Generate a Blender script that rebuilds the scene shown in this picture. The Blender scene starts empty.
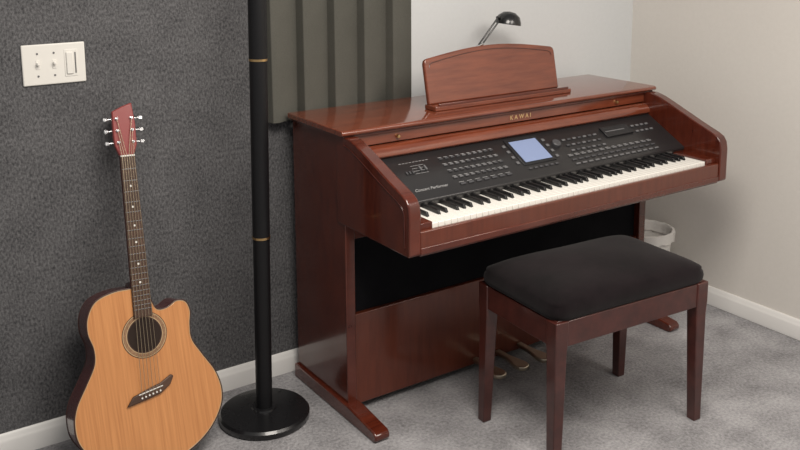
import bpy, bmesh, math, random
from mathutils import Vector, Matrix
random.seed(3)
scene=bpy.context.scene
try: scene.view_settings.view_transform='Standard'
except Exception: pass

# ---------------------------------------------------------------- materials
def nodes(name):
    m=bpy.data.materials.new(name);m.use_nodes=True
    nt=m.node_tree;b=nt.nodes['Principled BSDF'];return m,nt,b
def plain(name,col,rough=.5,metal=0,coat=0,spec=.5,sheen=0,emis=None):
    m,nt,b=nodes(name)
    b.inputs['Base Color'].default_value=(*col,1);b.inputs['Roughness'].default_value=rough
    b.inputs['Metallic'].default_value=metal;b.inputs['Coat Weight'].default_value=coat
    b.inputs['Specular IOR Level'].default_value=spec
    if sheen:
        b.inputs['Sheen Weight'].default_value=sheen;b.inputs['Sheen Roughness'].default_value=.4
    if emis: b.inputs['Emission Color'].default_value=(*emis[0],1);b.inputs['Emission Strength'].default_value=emis[1]
    tc=nt.nodes.new('ShaderNodeTexCoord');n=nt.nodes.new('ShaderNodeTexNoise');n.inputs['Scale'].default_value=14
    mr=nt.nodes.new('ShaderNodeMapRange');mr.inputs[3].default_value=max(0,rough-.04);mr.inputs[4].default_value=min(1,rough+.04)
    nt.links.new(tc.outputs['Object'],n.inputs['Vector']);nt.links.new(n.outputs['Fac'],mr.inputs[0]);nt.links.new(mr.outputs[0],b.inputs['Roughness'])
    return m
def wood(name,c1,c2,scale=(1,1,1),rough=.3,coat=.3,ns=6,cr_=.08):
    m,nt,b=nodes(name)
    tc=nt.nodes.new('ShaderNodeTexCoord');mp=nt.nodes.new('ShaderNodeMapping');mp.inputs['Scale'].default_value=scale
    n=nt.nodes.new('ShaderNodeTexNoise');n.inputs['Scale'].default_value=ns;n.inputs['Detail'].default_value=8;n.inputs['Roughness'].default_value=.62
    cr=nt.nodes.new('ShaderNodeValToRGB');cr.color_ramp.elements[0].position=.32;cr.color_ramp.elements[1].position=.72
    cr.color_ramp.elements[0].color=(*c1,1);cr.color_ramp.elements[1].color=(*c2,1)
    L=nt.links.new
    L(tc.outputs['Object'],mp.inputs[0]);L(mp.outputs[0],n.inputs['Vector']);L(n.outputs['Fac'],cr.inputs[0]);L(cr.outputs[0],b.inputs['Base Color'])
    b.inputs['Roughness'].default_value=rough;b.inputs['Coat Weight'].default_value=coat;b.inputs['Coat Roughness'].default_value=cr_
    return m
def fuzzy(name,c1,c2,s1=260,s2=9,bump=.4,dist=.004,sheen=.2,stretch=(1,1,1),blotch=.35,p0=.3,p1=.7):
    m,nt,b=nodes(name);L=nt.links.new
    tc=nt.nodes.new('ShaderNodeTexCoord');mp=nt.nodes.new('ShaderNodeMapping');mp.inputs['Scale'].default_value=stretch
    n=nt.nodes.new('ShaderNodeTexNoise');n.inputs['Scale'].default_value=s1;n.inputs['Detail'].default_value=4;n.inputs['Roughness'].default_value=.7
    n2=nt.nodes.new('ShaderNodeTexNoise');n2.inputs['Scale'].default_value=s2;n2.inputs['Detail'].default_value=5
    cr=nt.nodes.new('ShaderNodeValToRGB');cr.color_ramp.elements[0].position=p0;cr.color_ramp.elements[1].position=p1
    cr.color_ramp.elements[0].color=(*c1,1);cr.color_ramp.elements[1].color=(*c2,1)
    mx=nt.nodes.new('ShaderNodeMix');mx.data_type='FLOAT';mx.inputs[0].default_value=blotch
    L(tc.outputs['Object'],mp.inputs[0]);L(mp.outputs[0],n.inputs['Vector']);L(tc.outputs['Object'],n2.inputs['Vector'])
    L(n.outputs['Fac'],mx.inputs[2]);L(n2.outputs['Fac'],mx.inputs[3]);L(mx.outputs[0],cr.inputs[0]);L(cr.outputs[0],b.inputs['Base Color'])
    bp=nt.nodes.new('ShaderNodeBump');bp.inputs['Strength'].default_value=bump;bp.inputs['Distance'].default_value=dist
    L(n.outputs['Fac'],bp.inputs['Height']);L(bp.outputs[0],b.inputs['Normal'])
    b.inputs['Roughness'].default_value=.95;b.inputs['Specular IOR Level'].default_value=.1
    b.inputs['Sheen Weight'].default_value=sheen
    return m

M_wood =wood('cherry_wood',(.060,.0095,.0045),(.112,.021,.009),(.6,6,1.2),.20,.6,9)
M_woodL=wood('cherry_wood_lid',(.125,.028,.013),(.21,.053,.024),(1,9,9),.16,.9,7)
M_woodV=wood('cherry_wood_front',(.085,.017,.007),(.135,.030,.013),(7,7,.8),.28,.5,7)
M_woodS=wood('stool_wood',(.038,.009,.007),(.075,.018,.013),(3,3,3),.30,.4,8)
M_black=plain('black_satin_plastic',(.012,.012,.014),.38)
M_panel=plain('control_panel_black',(.020,.019,.020),.30)
M_cloth=fuzzy('speaker_cloth',(.004,.004,.005),(.012,.012,.014),400,8,.2,.001,0)
M_wkey=plain('white_key_plastic',(.84,.82,.77),.25)
M_bkey=plain('black_key_plastic',(.012,.012,.013),.28)
M_btn=plain('grey_button',(.13,.13,.135),.45)
M_btn2=plain('dark_button',(.06,.06,.065),.45)
M_lcd=plain('lcd_screen',(.20,.25,.40),.15,emis=((.24,.31,.50),.20))
M_print=plain('panel_printing',(.34,.34,.34),.6)
M_gold=plain('gold_brass',(.62,.42,.20),.3,1)
M_goldtxt=plain('gold_lettering',(.50,.32,.15),.4)
M_brass=plain('pedal_brass',(.62,.54,.42),.3,1)
M_chrome=plain('chrome',(.75,.75,.76),.18,1)
M_lampb=plain('lamp_black_metal',(.007,.007,.008),.42,.0,.0,.3)
M_lampg=plain('desk_lamp_black',(.009,.009,.010),.28,.0,.3)
M_white=plain('white_plastic',(.80,.78,.73),.35)
M_trim=plain('white_trim_paint',(.80,.79,.77),.4)
M_velvet=fuzzy('black_velvet',(.003,.002,.0025),(.013,.0085,.010),14,5,.2,.003,.09,blotch=.6)
M_carpetwall=fuzzy('wall_carpet_grey',(.036,.036,.039),(.205,.203,.208),150,8,.6,.005,.04,(1,1,.65),.18,.34,.70)
M_floor=fuzzy('floor_carpet_grey',(.16,.156,.162),(.47,.462,.475),95,6,.9,.008,.08,(1,1,1),.45,.34,.66)
M_foam=fuzzy('acoustic_foam',(.080,.079,.068),(.118,.115,.100),300,6,.3,.002,0)
M_wallL=fuzzy('painted_wall_grey',(.62,.635,.64),(.66,.675,.68),60,3,.05,.001,0)
M_wallR=fuzzy('painted_wall_beige',(.71,.68,.635),(.75,.72,.675),60,3,.05,.001,0)
M_gtop=wood('spruce_top',(.48,.195,.065),(.66,.30,.11),(55,1.2,1.2),.28,.5,3)
M_gside=plain('guitar_side_mahogany',(.075,.008,.008),.25,0,.4)
M_ghead=plain('guitar_headstock_red',(.26,.045,.042),.3,0,.4)
M_rose=wood('rosewood',(.05,.024,.014),(.10,.05,.030),(1,14,1),.5,0,8)
M_ros2=wood('rosette_inlay',(.14,.06,.03),(.42,.26,.14),(60,60,1),.4,.2,6)
M_bind=plain('cream_binding',(.50,.36,.20),.4)
M_bindD=plain('dark_binding',(.05,.02,.015),.4)
M_string=plain('string_bronze',(.60,.50,.36),.35,1)
M_pearl=plain('pearl_dot',(.75,.74,.70),.25)
M_holeshade=plain('soundhole_shade',(.02,.010,.006),.9)
M_bin=plain('white_bin_plastic',(.76,.74,.71),.45)

# ---------------------------------------------------------------- helpers
def empty(name,loc=(0,0,0)):
    o=bpy.data.objects.new(name,None);scene.collection.objects.link(o);o.empty_display_size=.1;o.location=loc;return o
def finish(name,bm,mats,parent=None,bev=0,seg=2,smooth=False,M=None,ang=40):
    bmesh.ops.recalc_face_normals(bm,faces=bm.faces[:])
    me=bpy.data.meshes.new(name);bm.to_mesh(me);bm.free()
    if M is not None: me.transform(M)
    for m in (mats if isinstance(mats,(list,tuple)) else [mats]): me.materials.append(m)
    o=bpy.data.objects.new(name,me);scene.collection.objects.link(o)
    if parent: o.parent=parent
    if bev:
        b=o.modifiers.new('bevel','BEVEL');b.width=bev;b.segments=seg;b.limit_method='ANGLE';b.angle_limit=math.radians(40)
    if smooth or bev:
        for p in me.polygons:p.use_smooth=True
        try: me.set_sharp_from_angle(angle=math.radians(ang))
        except Exception: pass
    return o
def addbox(bm,x0,x1,y0,y1,z0,z1,mi=0,top=None):
    t=top or (0,0)
    vs=[bm.verts.new(p) for p in ((x0,y0,z0),(x1,y0,z0),(x1,y1,z0),(x0,y1,z0),(x0+t[0],y0+t[1],z1),(x1-t[0],y0+t[1],z1),(x1-t[0],y1-t[1],z1),(x0+t[0],y1-t[1],z1))]
    for f in ((0,3,2,1),(4,5,6,7),(0,1,5,4),(1,2,6,5),(2,3,7,6),(3,0,4,7)):
        fc=bm.faces.new([vs[i] for i in f]);fc.material_index=mi
    return vs
def box(name,x0,x1,y0,y1,z0,z1,mat,parent=None,bev=.003,seg=2,M=None):
    bm=bmesh.new();addbox(bm,min(x0,x1),max(x0,x1),min(y0,y1),max(y0,y1),z0,z1);return finish(name,bm,mat,parent,bev,seg,M=M)
def prism(name,prof,axis,lo,hi,mat,parent=None,bev=.003,seg=2,M=None):
    bm=bmesh.new()
    def P(a,b,c):
        return {'x':(c,a,b),'y':(a,c,b),'z':(a,b,c)}[axis]
    A=[bm.verts.new(P(a,b,lo)) for a,b in prof];B=[bm.verts.new(P(a,b,hi)) for a,b in prof]
    bm.faces.new(A);bm.faces.new(B[::-1]);n=len(prof)
    for i in range(n): bm.faces.new((A[i],A[(i+1)%n],B[(i+1)%n],B[i]))
    return finish(name,bm,mat,parent,bev,seg,M=M)
def lathe(name,prof,c,mat,parent=None,seg=64,M=None):
    bm=bmesh.new();rings=[]
    for r,z in prof:
        if r<1e-5: rings.append([bm.verts.new((0,0,z))])
        else: rings.append([bm.verts.new((r*math.cos(2*math.pi*i/seg),r*math.sin(2*math.pi*i/seg),z)) for i in range(seg)])
    for a,b in zip(rings,rings[1:]):
        for i in range(seg):
            j=(i+1)%seg
            if len(a)==1 and len(b)==1: continue
            if len(a)==1: bm.faces.new((a[0],b[i],b[j]))
            elif len(b)==1: bm.faces.new((a[i],a[j],b[0]))
            else: bm.faces.new((a[i],a[j],b[j],b[i]))
    T=Matrix.Translation(c)
    if M is not None: T=T@M
    return finish(name,bm,mat,parent,0,smooth=True,M=T)
def tube(name,pts,r,mat,parent=None,cyclic=False,M=None,res=3):
    cu=bpy.data.curves.new(name,'CURVE');cu.dimensions='3D';cu.bevel_depth=r;cu.bevel_resolution=res;cu.use_fill_caps=True
    sp=cu.splines.new('POLY');sp.points.add(len(pts)-1)
    for i,p in enumerate(pts): sp.points[i].co=(*p,1)
    sp.use_cyclic_u=cyclic
    t=bpy.data.objects.new('tmp',cu);scene.collection.objects.link(t)
    dg=bpy.context.evaluated_depsgraph_get();me=bpy.data.meshes.new_from_object(t.evaluated_get(dg));me.name=name
    bpy.data.objects.remove(t);bpy.data.curves.remove(cu)
    if M is not None: me.transform(M)
    me.materials.clear();me.materials.append(mat)
    o=bpy.data.objects.new(name,me);scene.collection.objects.link(o)
    for p in me.polygons:p.use_smooth=True
    if parent:o.parent=parent
    return o
def catmull(P,n=8,closed=True):
    out=[];N=len(P)
    for i in range(N if closed else N-1):
        g=lambda k:P[k%N] if closed else P[max(0,min(N-1,k))]
        p0,p1,p2,p3=g(i-1),g(i),g(i+1),g(i+2)
        for j in range(n):
            t=j/n
            out.append(tuple(.5*((2*p1[k])+(-p0[k]+p2[k])*t+(2*p0[k]-5*p1[k]+4*p2[k]-p3[k])*t*t+(-p0[k]+3*p1[k]-3*p2[k]+p3[k])*t**3) for k in range(len(p1))))
    if not closed: out.append(tuple(P[-1]))
    return out

# ---------------------------------------------------------------- room
XR=1.7366; CX=.533
box('floor',-2.6,XR+.1,-4.2,.1,-.05,0,M_floor,bev=0)
wb=empty('wall_back')
box('carpet_section',-2.6,CX,0,.1,0,2.5,M_carpetwall,wb,0)
box('painted_section',CX,XR+.1,0,.1,0,2.5,M_wallL,wb,0)
box('wall_right',XR,XR+.1,-4.2,0,0,2.5,M_wallR,bev=0)
bb=[(0,0),(-.016,0),(-.016,.052),(-.013,.060),(-.010,.064),(-.009,.072),(-.004,.077),(0,.077)]
prism('baseboard_back',[(a-.0,b) for a,b in bb],'x',-2.6,XR,M_trim,bev=.0012)
prism('baseboard_right',[(XR+a,b) for a,b in bb],'y',-4.2,-.016,M_trim,bev=.0012)

# acoustic foam panel: vertical wedges, glued to the wall
n=5;x0,x1=-.078,.530;w=(x1-x0)/n;prof=[(x0,0)]
for i in range(n):
    a=x0+i*w;prof+=[(a+.003,-.010),(a+w*.10,-.046),(a+w*.28,-.050),(a+w*.96,-.012)]
prof+=[(x1,0)]
prism('acoustic_foam_panel',prof,'z',.925,1.85,M_foam,bev=.002)

# light switch
sp=empty('light_switch')
box('plate',-.838,-.659,-.007,0,1.123,1.243,M_white,sp,.004,3)
for i,cx in enumerate((-.795,-.7485)):
    box('toggle_slot_%d'%i,cx-.006,cx+.006,-.0085,-.006,1.170,1.196,M_white,sp,.001)
    box('toggle_%d'%i,cx-.004,cx+.004,-.020,-.006,1.182,1.190,M_white,sp,.002)
    for z in (1.150,1.216): lathe('screw_%d_%d'%(i,int(z*1000)),[(0,0),(.003,0),(.003,.0015),(0,.002)],(cx,-.007,z),M_btn,sp,12,Matrix.Rotation(math.pi/2,4,'X'))
box('dimmer_frame',-.720,-.682,-.0085,-.006,1.143,1.223,M_white,sp,.002)
box('dimmer_rocker',-.715,-.695,-.013,-.008,1.150,1.216,M_white,sp,.004,3)
box('dimmer_slider',-.690,-.687,-.011,-.008,1.152,1.214,M_btn,sp,.0005)

# ---------------------------------------------------------------- floor lamp
fl=empty('floor_lamp');LX,LY=-.222,-.240
lathe('base',[(0,0),(.142,0),(.147,.006),(.147,.020),(.140,.027),(.06,.032),(.040,.034),(.038,.040),(0,.042)],(LX,LY,0),M_lampg,fl,96)
T=Matrix.Translation((LX,LY,.035))@Matrix.Rotation(math.radians(.85),4,'Y')
Z1,Z2=.577,1.142
lathe('pole_bottom',[(.0,0),(.0265,0),(.0265,Z1),(0,Z1)],(0,0,0),M_lampb,fl,40,T)
lathe('pole_middle',[(.0,Z1),(.0275,Z1),(.0275,Z2),(0,Z2)],(0,0,0),M_lampb,fl,40,T)
lathe('pole_upper',[(.0,Z2),(.0285,Z2),(.0285,1.72),(0,1.72)],(0,0,0),M_lampb,fl,40,T)
for i,z in enumerate((0.0,Z1,Z2)): lathe('gold_ring_%d'%i,[(0,z-.003),(.0288,z-.003),(.0288,z+.004),(0,z+.004)],(0,0,0),M_gold,fl,40,T)
lathe('torchiere_shade',[(0,1.72),(.05,1.725),(.12,1.77),(.17,1.85),(.166,1.85),(.115,1.775),(.05,1.735),(0,1.73)],(0,0,0),M_lampb,fl,48,T)

# ---------------------------------------------------------------- piano
pn=empty('digital_piano');W=1.405;YB=-.058
box('side_left',0,.035,YB,-.40,.045,.937,M_wood,pn,.003)
box('side_right',W-.035,W,YB,-.40,.045,.937,M_wood,pn,.003)
top=[(-.405,.937),(-.430,.938),(-.450,.934),(-.475,.927),(-.510,.914),(-.555,.896),(-.60,.878),(-.650,.858),(-.69,.843),(-.725,.830),(-.745,.819),(-.757,.802),(-.762,.775)]
arm=[(-.36,.654),(-.36,.937)]+top+[(-.762,.660),(-.756,.654)]
prism('arm_left',arm,'x',-.005,.036,M_wood,pn,.005,3)
prism('arm_right',arm,'x',W-.036,W+.005,M_wood,pn,.005,3)
for nm,x in (('l',-.006),('r',W+.006)):
    tube('arm_groove_'+nm,[(x,y+.020,z-.024) for y,z in top[1:-1]]+[(x,-.740,.68)],.0016,M_woodS,pn)
lid=[(-.052,.940),(-.410,.940),(-.417,.944),(-.4185,.950),(-.415,.9565),(-.408,.9585),(-.052,.9585)]
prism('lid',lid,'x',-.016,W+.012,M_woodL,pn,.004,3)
box('lid_moulding',-.006,W+.006,YB,-.406,.930,.9405,M_wood,pn,.003)
box('back_board',.035,W-.035,YB,YB-.012,.06,.93,M_wood,pn,0)
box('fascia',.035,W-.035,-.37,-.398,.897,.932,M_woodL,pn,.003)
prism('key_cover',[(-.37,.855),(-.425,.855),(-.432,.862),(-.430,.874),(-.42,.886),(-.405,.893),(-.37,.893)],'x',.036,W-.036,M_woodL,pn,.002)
for i,x in enumerate((.20,1.21)):
    lathe('cover_knob_%d'%i,[(0,0),(.006,0),(.007,.004),(.005,.009),(0,.010)],(x,-.399,.914),M_gold,pn,24,Matrix.Rotation(math.pi/2,4,'X'))
pt0=Vector((0,-.425,.853));pt1=Vector((0,-.600,.757))
prism('control_panel',[(-.37,.853),(-.425,.853),(-.600,.757),(-.602,.750),(-.595,.738),(-.37,.738)],'x',.036,W-.036,M_panel,pn,.002)
dirv=(pt1-pt0).normalized();nrm=Vector((0,dirv.z,-dirv.y));
if nrm.z<0: nrm=-nrm
PM=Matrix(((1,0,0,0),(0,-dirv.y,nrm.y,pt1.y),(0,-dirv.z,nrm.z,pt1.z),(0,0,0,1)))
def pbox(bm,x,y,w,h,t,mi=0): addbox(bm,x-w/2,x+w/2,y-h/2,y+h/2,0,t,mi)
bm=bmesh.new()
for i in range(2): pbox(bm,.225+i*.020,.128,.006,.020,.008,0)
for i in range(3): pbox(bm,.17+i*.012,.120,.006,.012,.004,1)
for r in range(4):
    for c in range(10): pbox(bm,.325+c*.0235,.066+r*.030,.014,.007,.004,(r+c//4)%2)
for c in range(7): pbox(bm,.335+c*.032,.034,.02,.008,.004,1)
for c in range(2):
    for r in range(4): pbox(bm,.595+c*.180,.075+r*.028,.012,.012,.004,0)
for c in range(6): pbox(bm,.625+c*.024,.040,.014,.007,.004,1)
for r in range(3):
    for c in range(7): pbox(bm,.86+c*.026,.085+r*.028,.015,.008,.004,(r+c)%2)
for r in range(3):
    for c in range(14): pbox(bm,.83+c*.031,.062-r*.021,.020,.007,.004,0 if r!=1 else 1)
for r in range(2):
    for c in range(4): pbox(bm,1.225+c*.026,.12+r*.03,.015,.009,.004,0)
finish('panel_buttons',bm,[M_btn,M_btn2],pn,.0008,1,M=PM)
bm=bmesh.new()
for r in range(4):
    for c in range(10): pbox(bm,.325+c*.0235,.074+r*.030,.014,.0014,.0006)
for c in range(14): pbox(bm,.83+c*.031,.070,.016,.0014,.0006)
for c in range(9): pbox(bm,.17+c*.013,.165,.009,.0014,.0006)
for c in range(7): pbox(bm,.335+c*.032,.044,.020,.0014,.0006)
for c in range(4): pbox(bm,.225,.112+c*.012,.050,.0010,.0005)
finish('panel_printing',bm,M_print,pn,0,M=PM)
box('lcd_bezel',.612,.760,.058,.190,0,.003,M_black,pn,.001,1,M=PM)
box('lcd_screen',.626,.748,.070,.174,.003,.004,M_lcd,pn,0,M=PM)
lathe('data_wheel',[(0,0),(.017,0),(.017,.008),(.014,.011),(0,.011)],(0,0,0),M_btn2,pn,32,PM@Matrix.Translation((.815,.13,0)))
box('disk_drive',1.06,1.20,.115,.165,0,.006,M_black,pn,.001,1,M=PM)
box('disk_slot',1.07,1.17,.138,.143,.006,.0065,M_btn,pn,0,M=PM)
def text(name,s,size,mat,parent,M,sp=1.35,shear=0,off=.0003):
    cu=bpy.data.curves.new(name,'FONT');cu.body=s;cu.size=size;cu.extrude=.0005;cu.align_x='CENTER';cu.align_y='CENTER';cu.space_character=sp;cu.shear=shear;cu.offset=off
    t=bpy.data.objects.new('tmp',cu);scene.collection.objects.link(t);dg=bpy.context.evaluated_depsgraph_get()
    me=bpy.data.meshes.new_from_object(t.evaluated_get(dg));bpy.data.objects.remove(t);me.transform(M);me.materials.clear();me.materials.append(mat)
    o=bpy.data.objects.new(name,me);scene.collection.objects.link(o);o.parent=parent
text('fascia_lettering','KAWAI',.022,M_goldtxt,pn,Matrix.Translation((.725,-.3988,.915))@Matrix.Rotation(math.pi/2,4,'X'),1.6)
text('panel_lettering','Concert Performer',.016,M_print,pn,PM@Matrix.Translation((.215,.042,.0006)),1.0,.4,0)
KX=(W-1.225)/2;kw=1.225/52;KZ=.735;YF=-.738
bm=bmesh.new()
for i in range(52):
    a=KX+i*kw;addbox(bm,a+.0009,a+kw-.0009,YF,-.585,KZ-.022,KZ)
finish('white_keys',bm,M_wkey,pn,.0014,2)
bm=bmesh.new();names='ABCDEFG'
for i in range(51):
    nm=names[i%7]
    if nm in 'BE': continue
    off={'C':-.002,'D':.002,'F':-.003,'G':0,'A':.003}[nm]
    a=KX+(i+1)*kw+off
    vs=addbox(bm,a-.0055,a+.0055,-.685,-.585,KZ-.004,KZ+.0125,top=(.0012,0))
    for v in (vs[4],vs[5]): v.co.y+=.008
finish('black_keys',bm,M_bkey,pn,.0012,2)
box('key_felt',.04,W-.04,YF+.006,-.59,.70,.716,M_black,pn,0)
box('key_block_left',.036,KX-.001,-.742,-.59,.68,.742,M_wood,pn,.002)
box('key_block_right',KX+1.226,W-.036,-.742,-.59,.68,.742,M_wood,pn,.002)
box('key_slip',.036,W-.036,-.757,-.742,.656,.724,M_woodV,pn,.004,3)
box('key_slip_lip',.036,W-.036,-.760,-.752,.656,.676,M_wood,pn,.002)
box('key_bed',.036,W-.036,-.755,-.36,.650,.690,M_wood,pn,.002)
box('lower_rail',.035,W-.035,-.365,-.392,.598,.652,M_wood,pn,.002)
box('speaker_cloth',.035,W-.035,-.355,-.372,.338,.600,M_cloth,pn,0)
box('lower_board',.035,W-.035,-.365,-.388,.028,.342,M_woodV,pn,.003)
for nm,x in (('left',-.012),('right',W-.042)):
    prism('foot_'+nm,[(-.050,0),(-.572,0),(-.584,.008),(-.584,.024),(-.572,.034),(-.43,.050),(-.050,.050)],'x',x,x+.054,M_wood,pn,.005,3)
for i in range(3):
    cx=.535+i*.105
    pr=[(-.39,-.011),(-.45,-.012),(-.485,-.019),(-.515,-.026),(-.538,-.023),(-.548,-.010)]
    P=[(cx+b,a) for a,b in pr]+[(cx-b,a) for a,b in pr[::-1]]
    prism('pedal_%d'%i,P,'z',.040,.056,M_brass,pn,.004,3)
# music stand
st=[(-.303,0),(-.303,.140),(-.299,.152),(-.288,.158)]
for i in range(1,20):
    t=i/20;x=-.288+.576*t;st.append((x,.158+.028*math.sin(math.pi*t)))
st+=[(.288,.158),(.299,.152),(.303,.140),(.303,0)]
SM=Matrix.Translation((.706,-.285,.975))@Matrix.Rotation(math.radians(-12),4,'X')
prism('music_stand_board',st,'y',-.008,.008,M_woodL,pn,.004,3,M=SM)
ins=[(x*.94,z-.016) for x,z in st[1:-1]]
tube('music_stand_groove',[(x,-.0085,z) for x,z in ins],.0012,M_woodS,pn,M=SM)
box('music_stand_ledge',.400,1.035,-.335,-.270,.9585,.976,M_woodL,pn,.004,3)
box('music_stand_lip',.415,1.02,-.335,-.328,.974,.984,M_wood,pn,.002)
box('music_stand_support',.62,.81,-.265,-.20,.9585,.968,M_wood,pn,.002)
tube('music_stand_prop',[(.715,-.22,.965),(.715,-.262,1.06)],.004,M_brass,pn)

# ---------------------------------------------------------------- desk lamp
dl=empty('desk_lamp');bx,by,bz=.768,-.135,.9587
lathe('base',[(0,0),(.050,0),(.052,.006),(.045,.014),(.012,.020),(0,.021)],(bx,by,bz),M_lampg,dl,40)
tube('arm_left',[(bx-.012,by,bz+.018),(bx-.030,by,bz+.175),(bx+.070,by,bz+.280)],.0034,M_lampg,dl)
tube('arm_right',[(bx+.004,by,bz+.018),(bx-.004,by,bz+.185),(bx+.080,by,bz+.270)],.0034,M_lampg,dl)
tube('joint',[(bx-.030,by,bz+.178),(bx-.002,by,bz+.186)],.005,M_chrome,dl)
HM=Matrix.Translation((bx+.122,by,bz+.262))@Matrix.Rotation(math.radians(10),4,'Y')@Matrix.Scale(1.3,4)
lathe('head',[(0,.030),(.018,.027),(.032,.016),(.038,0),(.039,-.008),(.036,-.008),(.034,0),(.028,.012),(0,.022)],(0,0,0),M_lampg,dl,40,HM)
tube('head_knuckle',[(bx+.066,by,bz+.280),(bx+.105,by,bz+.278)],.007,M_lampg,dl)

# ---------------------------------------------------------------- piano stool
sl=empty('piano_stool')
SMx=Matrix.Translation((.640,-.850,0))@Matrix.Rotation(math.radians(-3.6),4,'Z')@Matrix.Diagonal((1,1,1.018,1))
hw,hd=.310,.188
for i,(sx,sy) in enumerate(((-1,-1),(1,-1),(1,1),(-1,1))):
    bm=bmesh.new();L=.046
    def ring(s,z,sh):
        cx,cy=sx*(hw-L/2-sh),sy*(hd-L/2-sh);return [bm.verts.new((cx+a*s/2,cy+b*s/2,z)) for a,b in ((-1,-1),(1,-1),(1,1),(-1,1))]
    rs=[ring(.031,0,-.006),ring(L-.004,.36,.000),ring(L,.40,0),ring(L,.462,0)]
    bm.faces.new(rs[0][::-1]);bm.faces.new(rs[-1])
    for a,b in zip(rs,rs[1:]):
        for k in range(4): bm.faces.new((a[k],a[(k+1)%4],b[(k+1)%4],b[k]))
    finish('leg_%d'%(i+1),bm,M_woodS,sl,.003,2,M=SMx)
for nm,b in (('front',(-hw+.04,hw-.04,-hd+.004,-hd+.026)),('rear',(-hw+.04,hw-.04,hd-.026,hd-.004))):
    box('apron_'+nm,*b,.385,.460,M_woodS,sl,.002,M=SMx)
for nm,b in (('left',(-hw+.004,-hw+.026,-hd+.04,hd-.04)),('right',(hw-.026,hw-.004,-hd+.04,hd-.04))):
    box('apron_'+nm,*b,.385,.460,M_woodS,sl,.002,M=SMx)
bm=bmesh.new();NX,NY=32,22;cw,cd=hw-.001,hd-.001
def cush(u,v):
    x=cw*u;y=cd*v;r=.045
    ax,ay=abs(x)-(cw-r),abs(y)-(cd-r)
    if ax>0 and ay>0:
        d=math.hypot(ax,ay)
        if d>r: x=math.copysign(cw-r+ax/d*r,x);y=math.copysign(cd-r+ay/d*r,y)
    return x,y,(1-abs(u)**5)*(1-abs(v)**5),(1-u*u)*(1-v*v)
grid=[]
for j in range(NY+1):
    row=[]
    for i in range(NX+1):
        u=math.sin((i/NX*2-1)*math.pi/2);v=math.sin((j/NY*2-1)*math.pi/2)
        x,y,k,q=cush(u,v);row.append(bm.verts.new((x*.99,y*.985,.501+.032*k**.5+.012*q+.0035*math.sin(x*13+1)*math.cos(y*17)*k)))
    grid.append(row)
for j in range(NY):
    for i in range(NX): bm.faces.new((grid[j][i],grid[j][i+1],grid[j+1][i+1],grid[j+1][i]))
edge=[grid[0][i] for i in range(NX+1)]+[grid[j][NX] for j in range(1,NY+1)]+[grid[NY][i] for i in range(NX-1,-1,-1)]+[grid[j][0] for j in range(NY-1,0,-1)]
prev=edge
for s,z in ((1.016,.494),(1.024,.483),(1.018,.472),(.990,.462)):
    new=[bm.verts.new((v.co.x*s/1.0,v.co.y*s,z)) for v in edge]
    for k in range(len(edge)): bm.faces.new((prev[k],prev[(k+1)%len(edge)],new[(k+1)%len(edge)],new[k]))
    prev=new
bm.faces.new(prev)
finish('seat_cushion',bm,M_velvet,sl,0,M=SMx,smooth=True,ang=80)
box('seat_board',-hw+.01,hw-.01,-hd+.01,hd-.01,.455,.464,M_woodS,sl,.001,M=SMx)

# ---------------------------------------------------------------- waste bin
wbn=empty('waste_bin')
lathe('bucket',[(0,.0),(.088,.0),(.090,.004),(.118,.285),(.124,.288),(.124,.298),(.116,.300),(.112,.290),(.086,.010),(0,.010)],(1.572,-.255,0),M_bin,wbn,48)
bm=bmesh.new();rng=[]
for k,(r,z) in enumerate(((.105,.26),(.118,.303),(.128,.300),(.127,.262))):
    rng.append([bm.verts.new(((r+.0025*math.sin(i*2.3+k))*math.cos(i*math.pi/24),(r+.0025*math.sin(i*2.3+k))*math.sin(i*math.pi/24),z+(.004*math.sin(i*1.7+k*2) if k==3 else 0))) for i in range(48)])
for a,b in zip(rng,rng[1:]):
    for i in range(48): bm.faces.new((a[i],a[(i+1)%48],b[(i+1)%48],b[i]))
finish('liner_bag',bm,M_bin,wbn,0,smooth=True,M=Matrix.Translation((1.572,-.255,0)))

# ---------------------------------------------------------------- guitar
gt=empty('acoustic_guitar')
Wv=Vector((.046,.290,.985)).normalized();Uv=(Vector((1,0,0))-Wv*Wv.x).normalized();Nv=Uv.cross(Wv).normalized()
O=Vector((-.620,-.356,.0315))
GM=Matrix(((Uv.x,Wv.x,Nv.x,O.x),(Uv.y,Wv.y,Nv.y,O.y),(Uv.z,Wv.z,Nv.z,O.z),(0,0,0,1)))
cp=[(0,0),(.08,.011),(.150,.052),(.194,.110),(.206,.165),(.192,.225),(.158,.285),(.132,.335),(.130,.380),(.135,.420),(.124,.450),(.098,.457),(.068,.442),(.040,.443),(.026,.470),(.014,.511),(-.03,.516),(-.08,.514),(-.128,.496),(-.152,.455),(-.155,.410),(-.143,.365),(-.145,.320),(-.170,.270),(-.200,.215),(-.210,.165),(-.200,.108),(-.155,.050),(-.08,.011)]
ol=[(x*1.055+.002,y) for x,y in catmull(cp,6)]
bm=bmesh.new();D=.100
A=[bm.verts.new((x,y,0)) for x,y in ol];B=[bm.verts.new((x*.995,.003+y*.994,-D)) for x,y in ol]
f=bm.faces.new(A);f.material_index=0;f=bm.faces.new(B[::-1]);f.material_index=1
for i in range(len(ol)):
    f=bm.faces.new((A[i],B[i],B[(i+1)%len(ol)],A[(i+1)%len(ol)]));f.material_index=1
finish('body',bm,[M_gtop,M_gside],gt,.003,2,M=GM)
tube('binding_front',[(x*.997,y*.998+.0005,-.0015) for x,y in ol],.0024,M_bindD,gt,True,GM)
tube('binding_purfling',[(x*.985,y*.988+.003,-.0005) for x,y in ol],.0012,M_bind,gt,True,GM)
tube('binding_back',[(x*.994,y*.993+.002,-D) for x,y in ol],.002,M_bindD,gt,True,GM)
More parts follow.
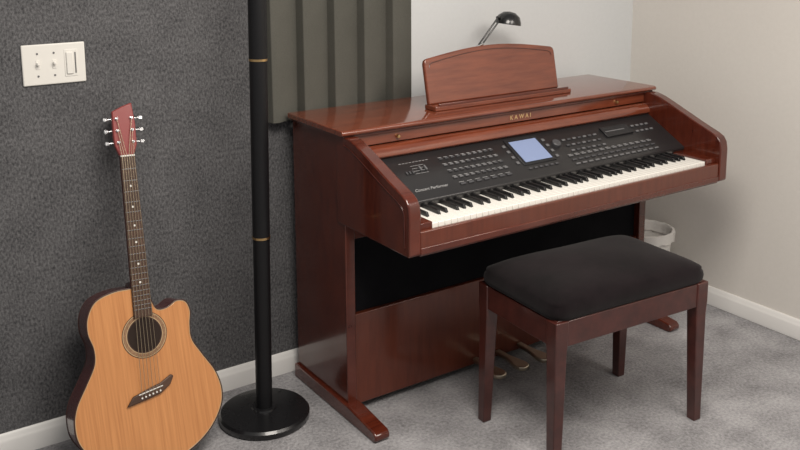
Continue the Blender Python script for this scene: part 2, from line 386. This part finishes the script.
lathe('soundhole_shade_disc',[(0,.0008),(.049,.0008)],(0,0,0),M_holeshade,gt,48,GM@Matrix.Translation((0,.375,0)))  # flat disc on the uncut top, its dark colour paints the hole's inner shade
for i,(r1,r2,m) in enumerate(((.049,.052,M_bindD),(.052,.054,M_bind),(.054,.063,M_ros2),(.063,.065,M_bind),(.065,.067,M_bindD))):
    lathe('rosette_%d'%i,[(r1,.0004),(r1,.0012-.0001*i),(r2,.0012-.0001*i),(r2,.0004)],(0,0,0),m,gt,64,GM@Matrix.Translation((0,.375,0)))
NUT=.904
def taper(name,w0,y0,w1,y1,z0,z1,mat,bev=.002):
    return prism(name,[(-w0/2,y0),(w0/2,y0),(w1/2,y1),(-w1/2,y1)],'z',z0,z1,mat,gt,bev,2,M=GM)
taper('fretboard',.056,.428,.043,NUT,.0012,.0075,M_rose,.001)
taper('neck',.052,.47,.042,NUT+.01,-.018,.0012,M_gside,.008)
prism('heel',[(-.028,.475),(.024,.475),(.020,.53),(-.020,.53)],'z',-.085,-.004,M_gside,gt,.008,2,M=GM)
bm=bmesh.new();S=.66
for k in range(1,21):
    y=NUT-S*(1-2**(-k/12))
    if y<.43: break
    wd=.043+(.056-.043)*(NUT-y)/(NUT-.428)
    addbox(bm,-wd/2+.001,wd/2-.001,y-.0008,y+.0008,.007,.0088)
finish('frets',bm,M_chrome,gt,0,M=GM)
k=0
for fr in (3,5,7,9,12,15):
    y=NUT-S*(1-(2**(-fr/12)+2**(-(fr-1)/12))/2);k+=1
    lathe('fret_marker_%d'%k,[(0,.0079),(.0032,.0079)],(0,0,0),M_pearl,gt,16,GM@Matrix.Translation((0,y,0)))
box('nut',-.0215,.0215,NUT,NUT+.005,.0,.0095,M_pearl,gt,.001,M=GM)
prism('headstock',[(-.0215,NUT+.004),(.0215,NUT+.004),(.033,NUT+.035),(.034,NUT+.10),(.028,NUT+.163),(-.002,NUT+.153),(-.033,NUT+.139),(-.035,NUT+.06),(-.033,NUT+.035)],'z',-.014,.002,M_ghead,gt,.003,2,M=GM)
TP=[]
for s in (-1,1):
    for i in range(3):
        y=NUT+.044+i*.036;x=s*.022;TP.append((x,y))
        lathe('tuner_post_%d_%d'%(s+1,i),[(0,.002),(.0045,.002),(.0045,.004),(.003,.004),(.003,.013),(0,.013)],(0,0,0),M_chrome,gt,16,GM@Matrix.Translation((x,y,0)))
        tube('tuner_shaft_%d_%d'%(s+1,i),[(s*.030,y,-.009),(s*.048,y,-.009)],.0022,M_chrome,gt,M=GM)
        prism('tuner_button_%d_%d'%(s+1,i),[(s*.046,y-.005),(s*.058,y-.007),(s*.061,y),(s*.058,y+.007),(s*.046,y+.005)],'z',-.013,-.005,M_chrome,gt,.002,2,M=GM)
BY=.212
br=[(-.072,-.030),(-.052,-.004),(-.010,.008),(.030,.018),(.064,.036),(.072,.030),(.060,.008),(.030,-.012),(-.010,-.020)]
prism('bridge',[(x,BY+y) for x,y in br],'z',.0005,.009,M_rose,gt,.003,2,M=GM)
prism('saddle',[(-.036,BY-.004),(.036,BY+.008),(.036,BY+.011),(-.036,BY-.001)],'z',.008,.0115,M_pearl,gt,.0005,1,M=GM)
order=[TP[0],TP[1],TP[2],TP[5],TP[4],TP[3]]
for i in range(6):
    xb=-.0275+i*.011;xn=-.0175+i*.007;tx,ty=order[i]
    tube('string_%d'%(i+1),[(xb,BY-.012+i*.002,.009),(xb,BY+i*.002,.0122),(xn,NUT+.003,.0102),(tx,ty,.008)],.0007 if i>3 else .0009,M_string,gt,M=GM,res=1)
    lathe('bridge_pin_%d'%(i+1),[(0,.009),(.0026,.009),(.0026,.0115),(0,.0125)],(0,0,0),M_pearl,gt,12,GM@Matrix.Translation((xb,BY-.013+i*.002,0)))

# ---------------------------------------------------------------- lights
def area(name,loc,rot,size,power,col,sy=None):
    l=bpy.data.lights.new(name,'AREA');l.energy=power;l.color=col;l.size=size
    if sy: l.shape='RECTANGLE';l.size_y=sy
    o=bpy.data.objects.new(name,l);scene.collection.objects.link(o);o.location=loc;o.rotation_euler=[math.radians(a) for a in rot];return o
area('ceiling_light_main',(-.35,-1.7,2.45),(0,0,0),1.0,58,(1,.93,.85))
area('ceiling_light_side',(.9,-2.6,2.45),(20,0,0),1.0,35,(1,.925,.84))
w=bpy.data.worlds.new('room_ambient');scene.world=w;w.use_nodes=True
bg=w.node_tree.nodes['Background'];bg.inputs[0].default_value=(1,.98,.955,1);bg.inputs[1].default_value=.31

# ---------------------------------------------------------------- camera
P=dict(cx=-1.3798,cy=-2.7472,cz=1.5613,yaw=0.5954,pitch=0.1700,roll=-0.0046,f=902.4930,py=86.4426)
y,p,r=P['yaw'],P['pitch'],P['roll']
F=Vector((math.sin(y)*math.cos(p),math.cos(y)*math.cos(p),-math.sin(p)));R0=Vector((math.cos(y),-math.sin(y),0));U0=R0.cross(F)
R=R0*math.cos(r)+U0*math.sin(r);U=-R0*math.sin(r)+U0*math.cos(r);Bk=-F
cam=bpy.data.cameras.new('camera');co=bpy.data.objects.new('camera',cam);scene.collection.objects.link(co)
co.matrix_world=Matrix(((R.x,U.x,Bk.x,P['cx']),(R.y,U.y,Bk.y,P['cy']),(R.z,U.z,Bk.z,P['cz']),(0,0,0,1)))
cam.sensor_fit='HORIZONTAL';cam.sensor_width=36;cam.lens=P['f']/800*36;cam.shift_y=-(225-P['py'])/800
scene.camera=co
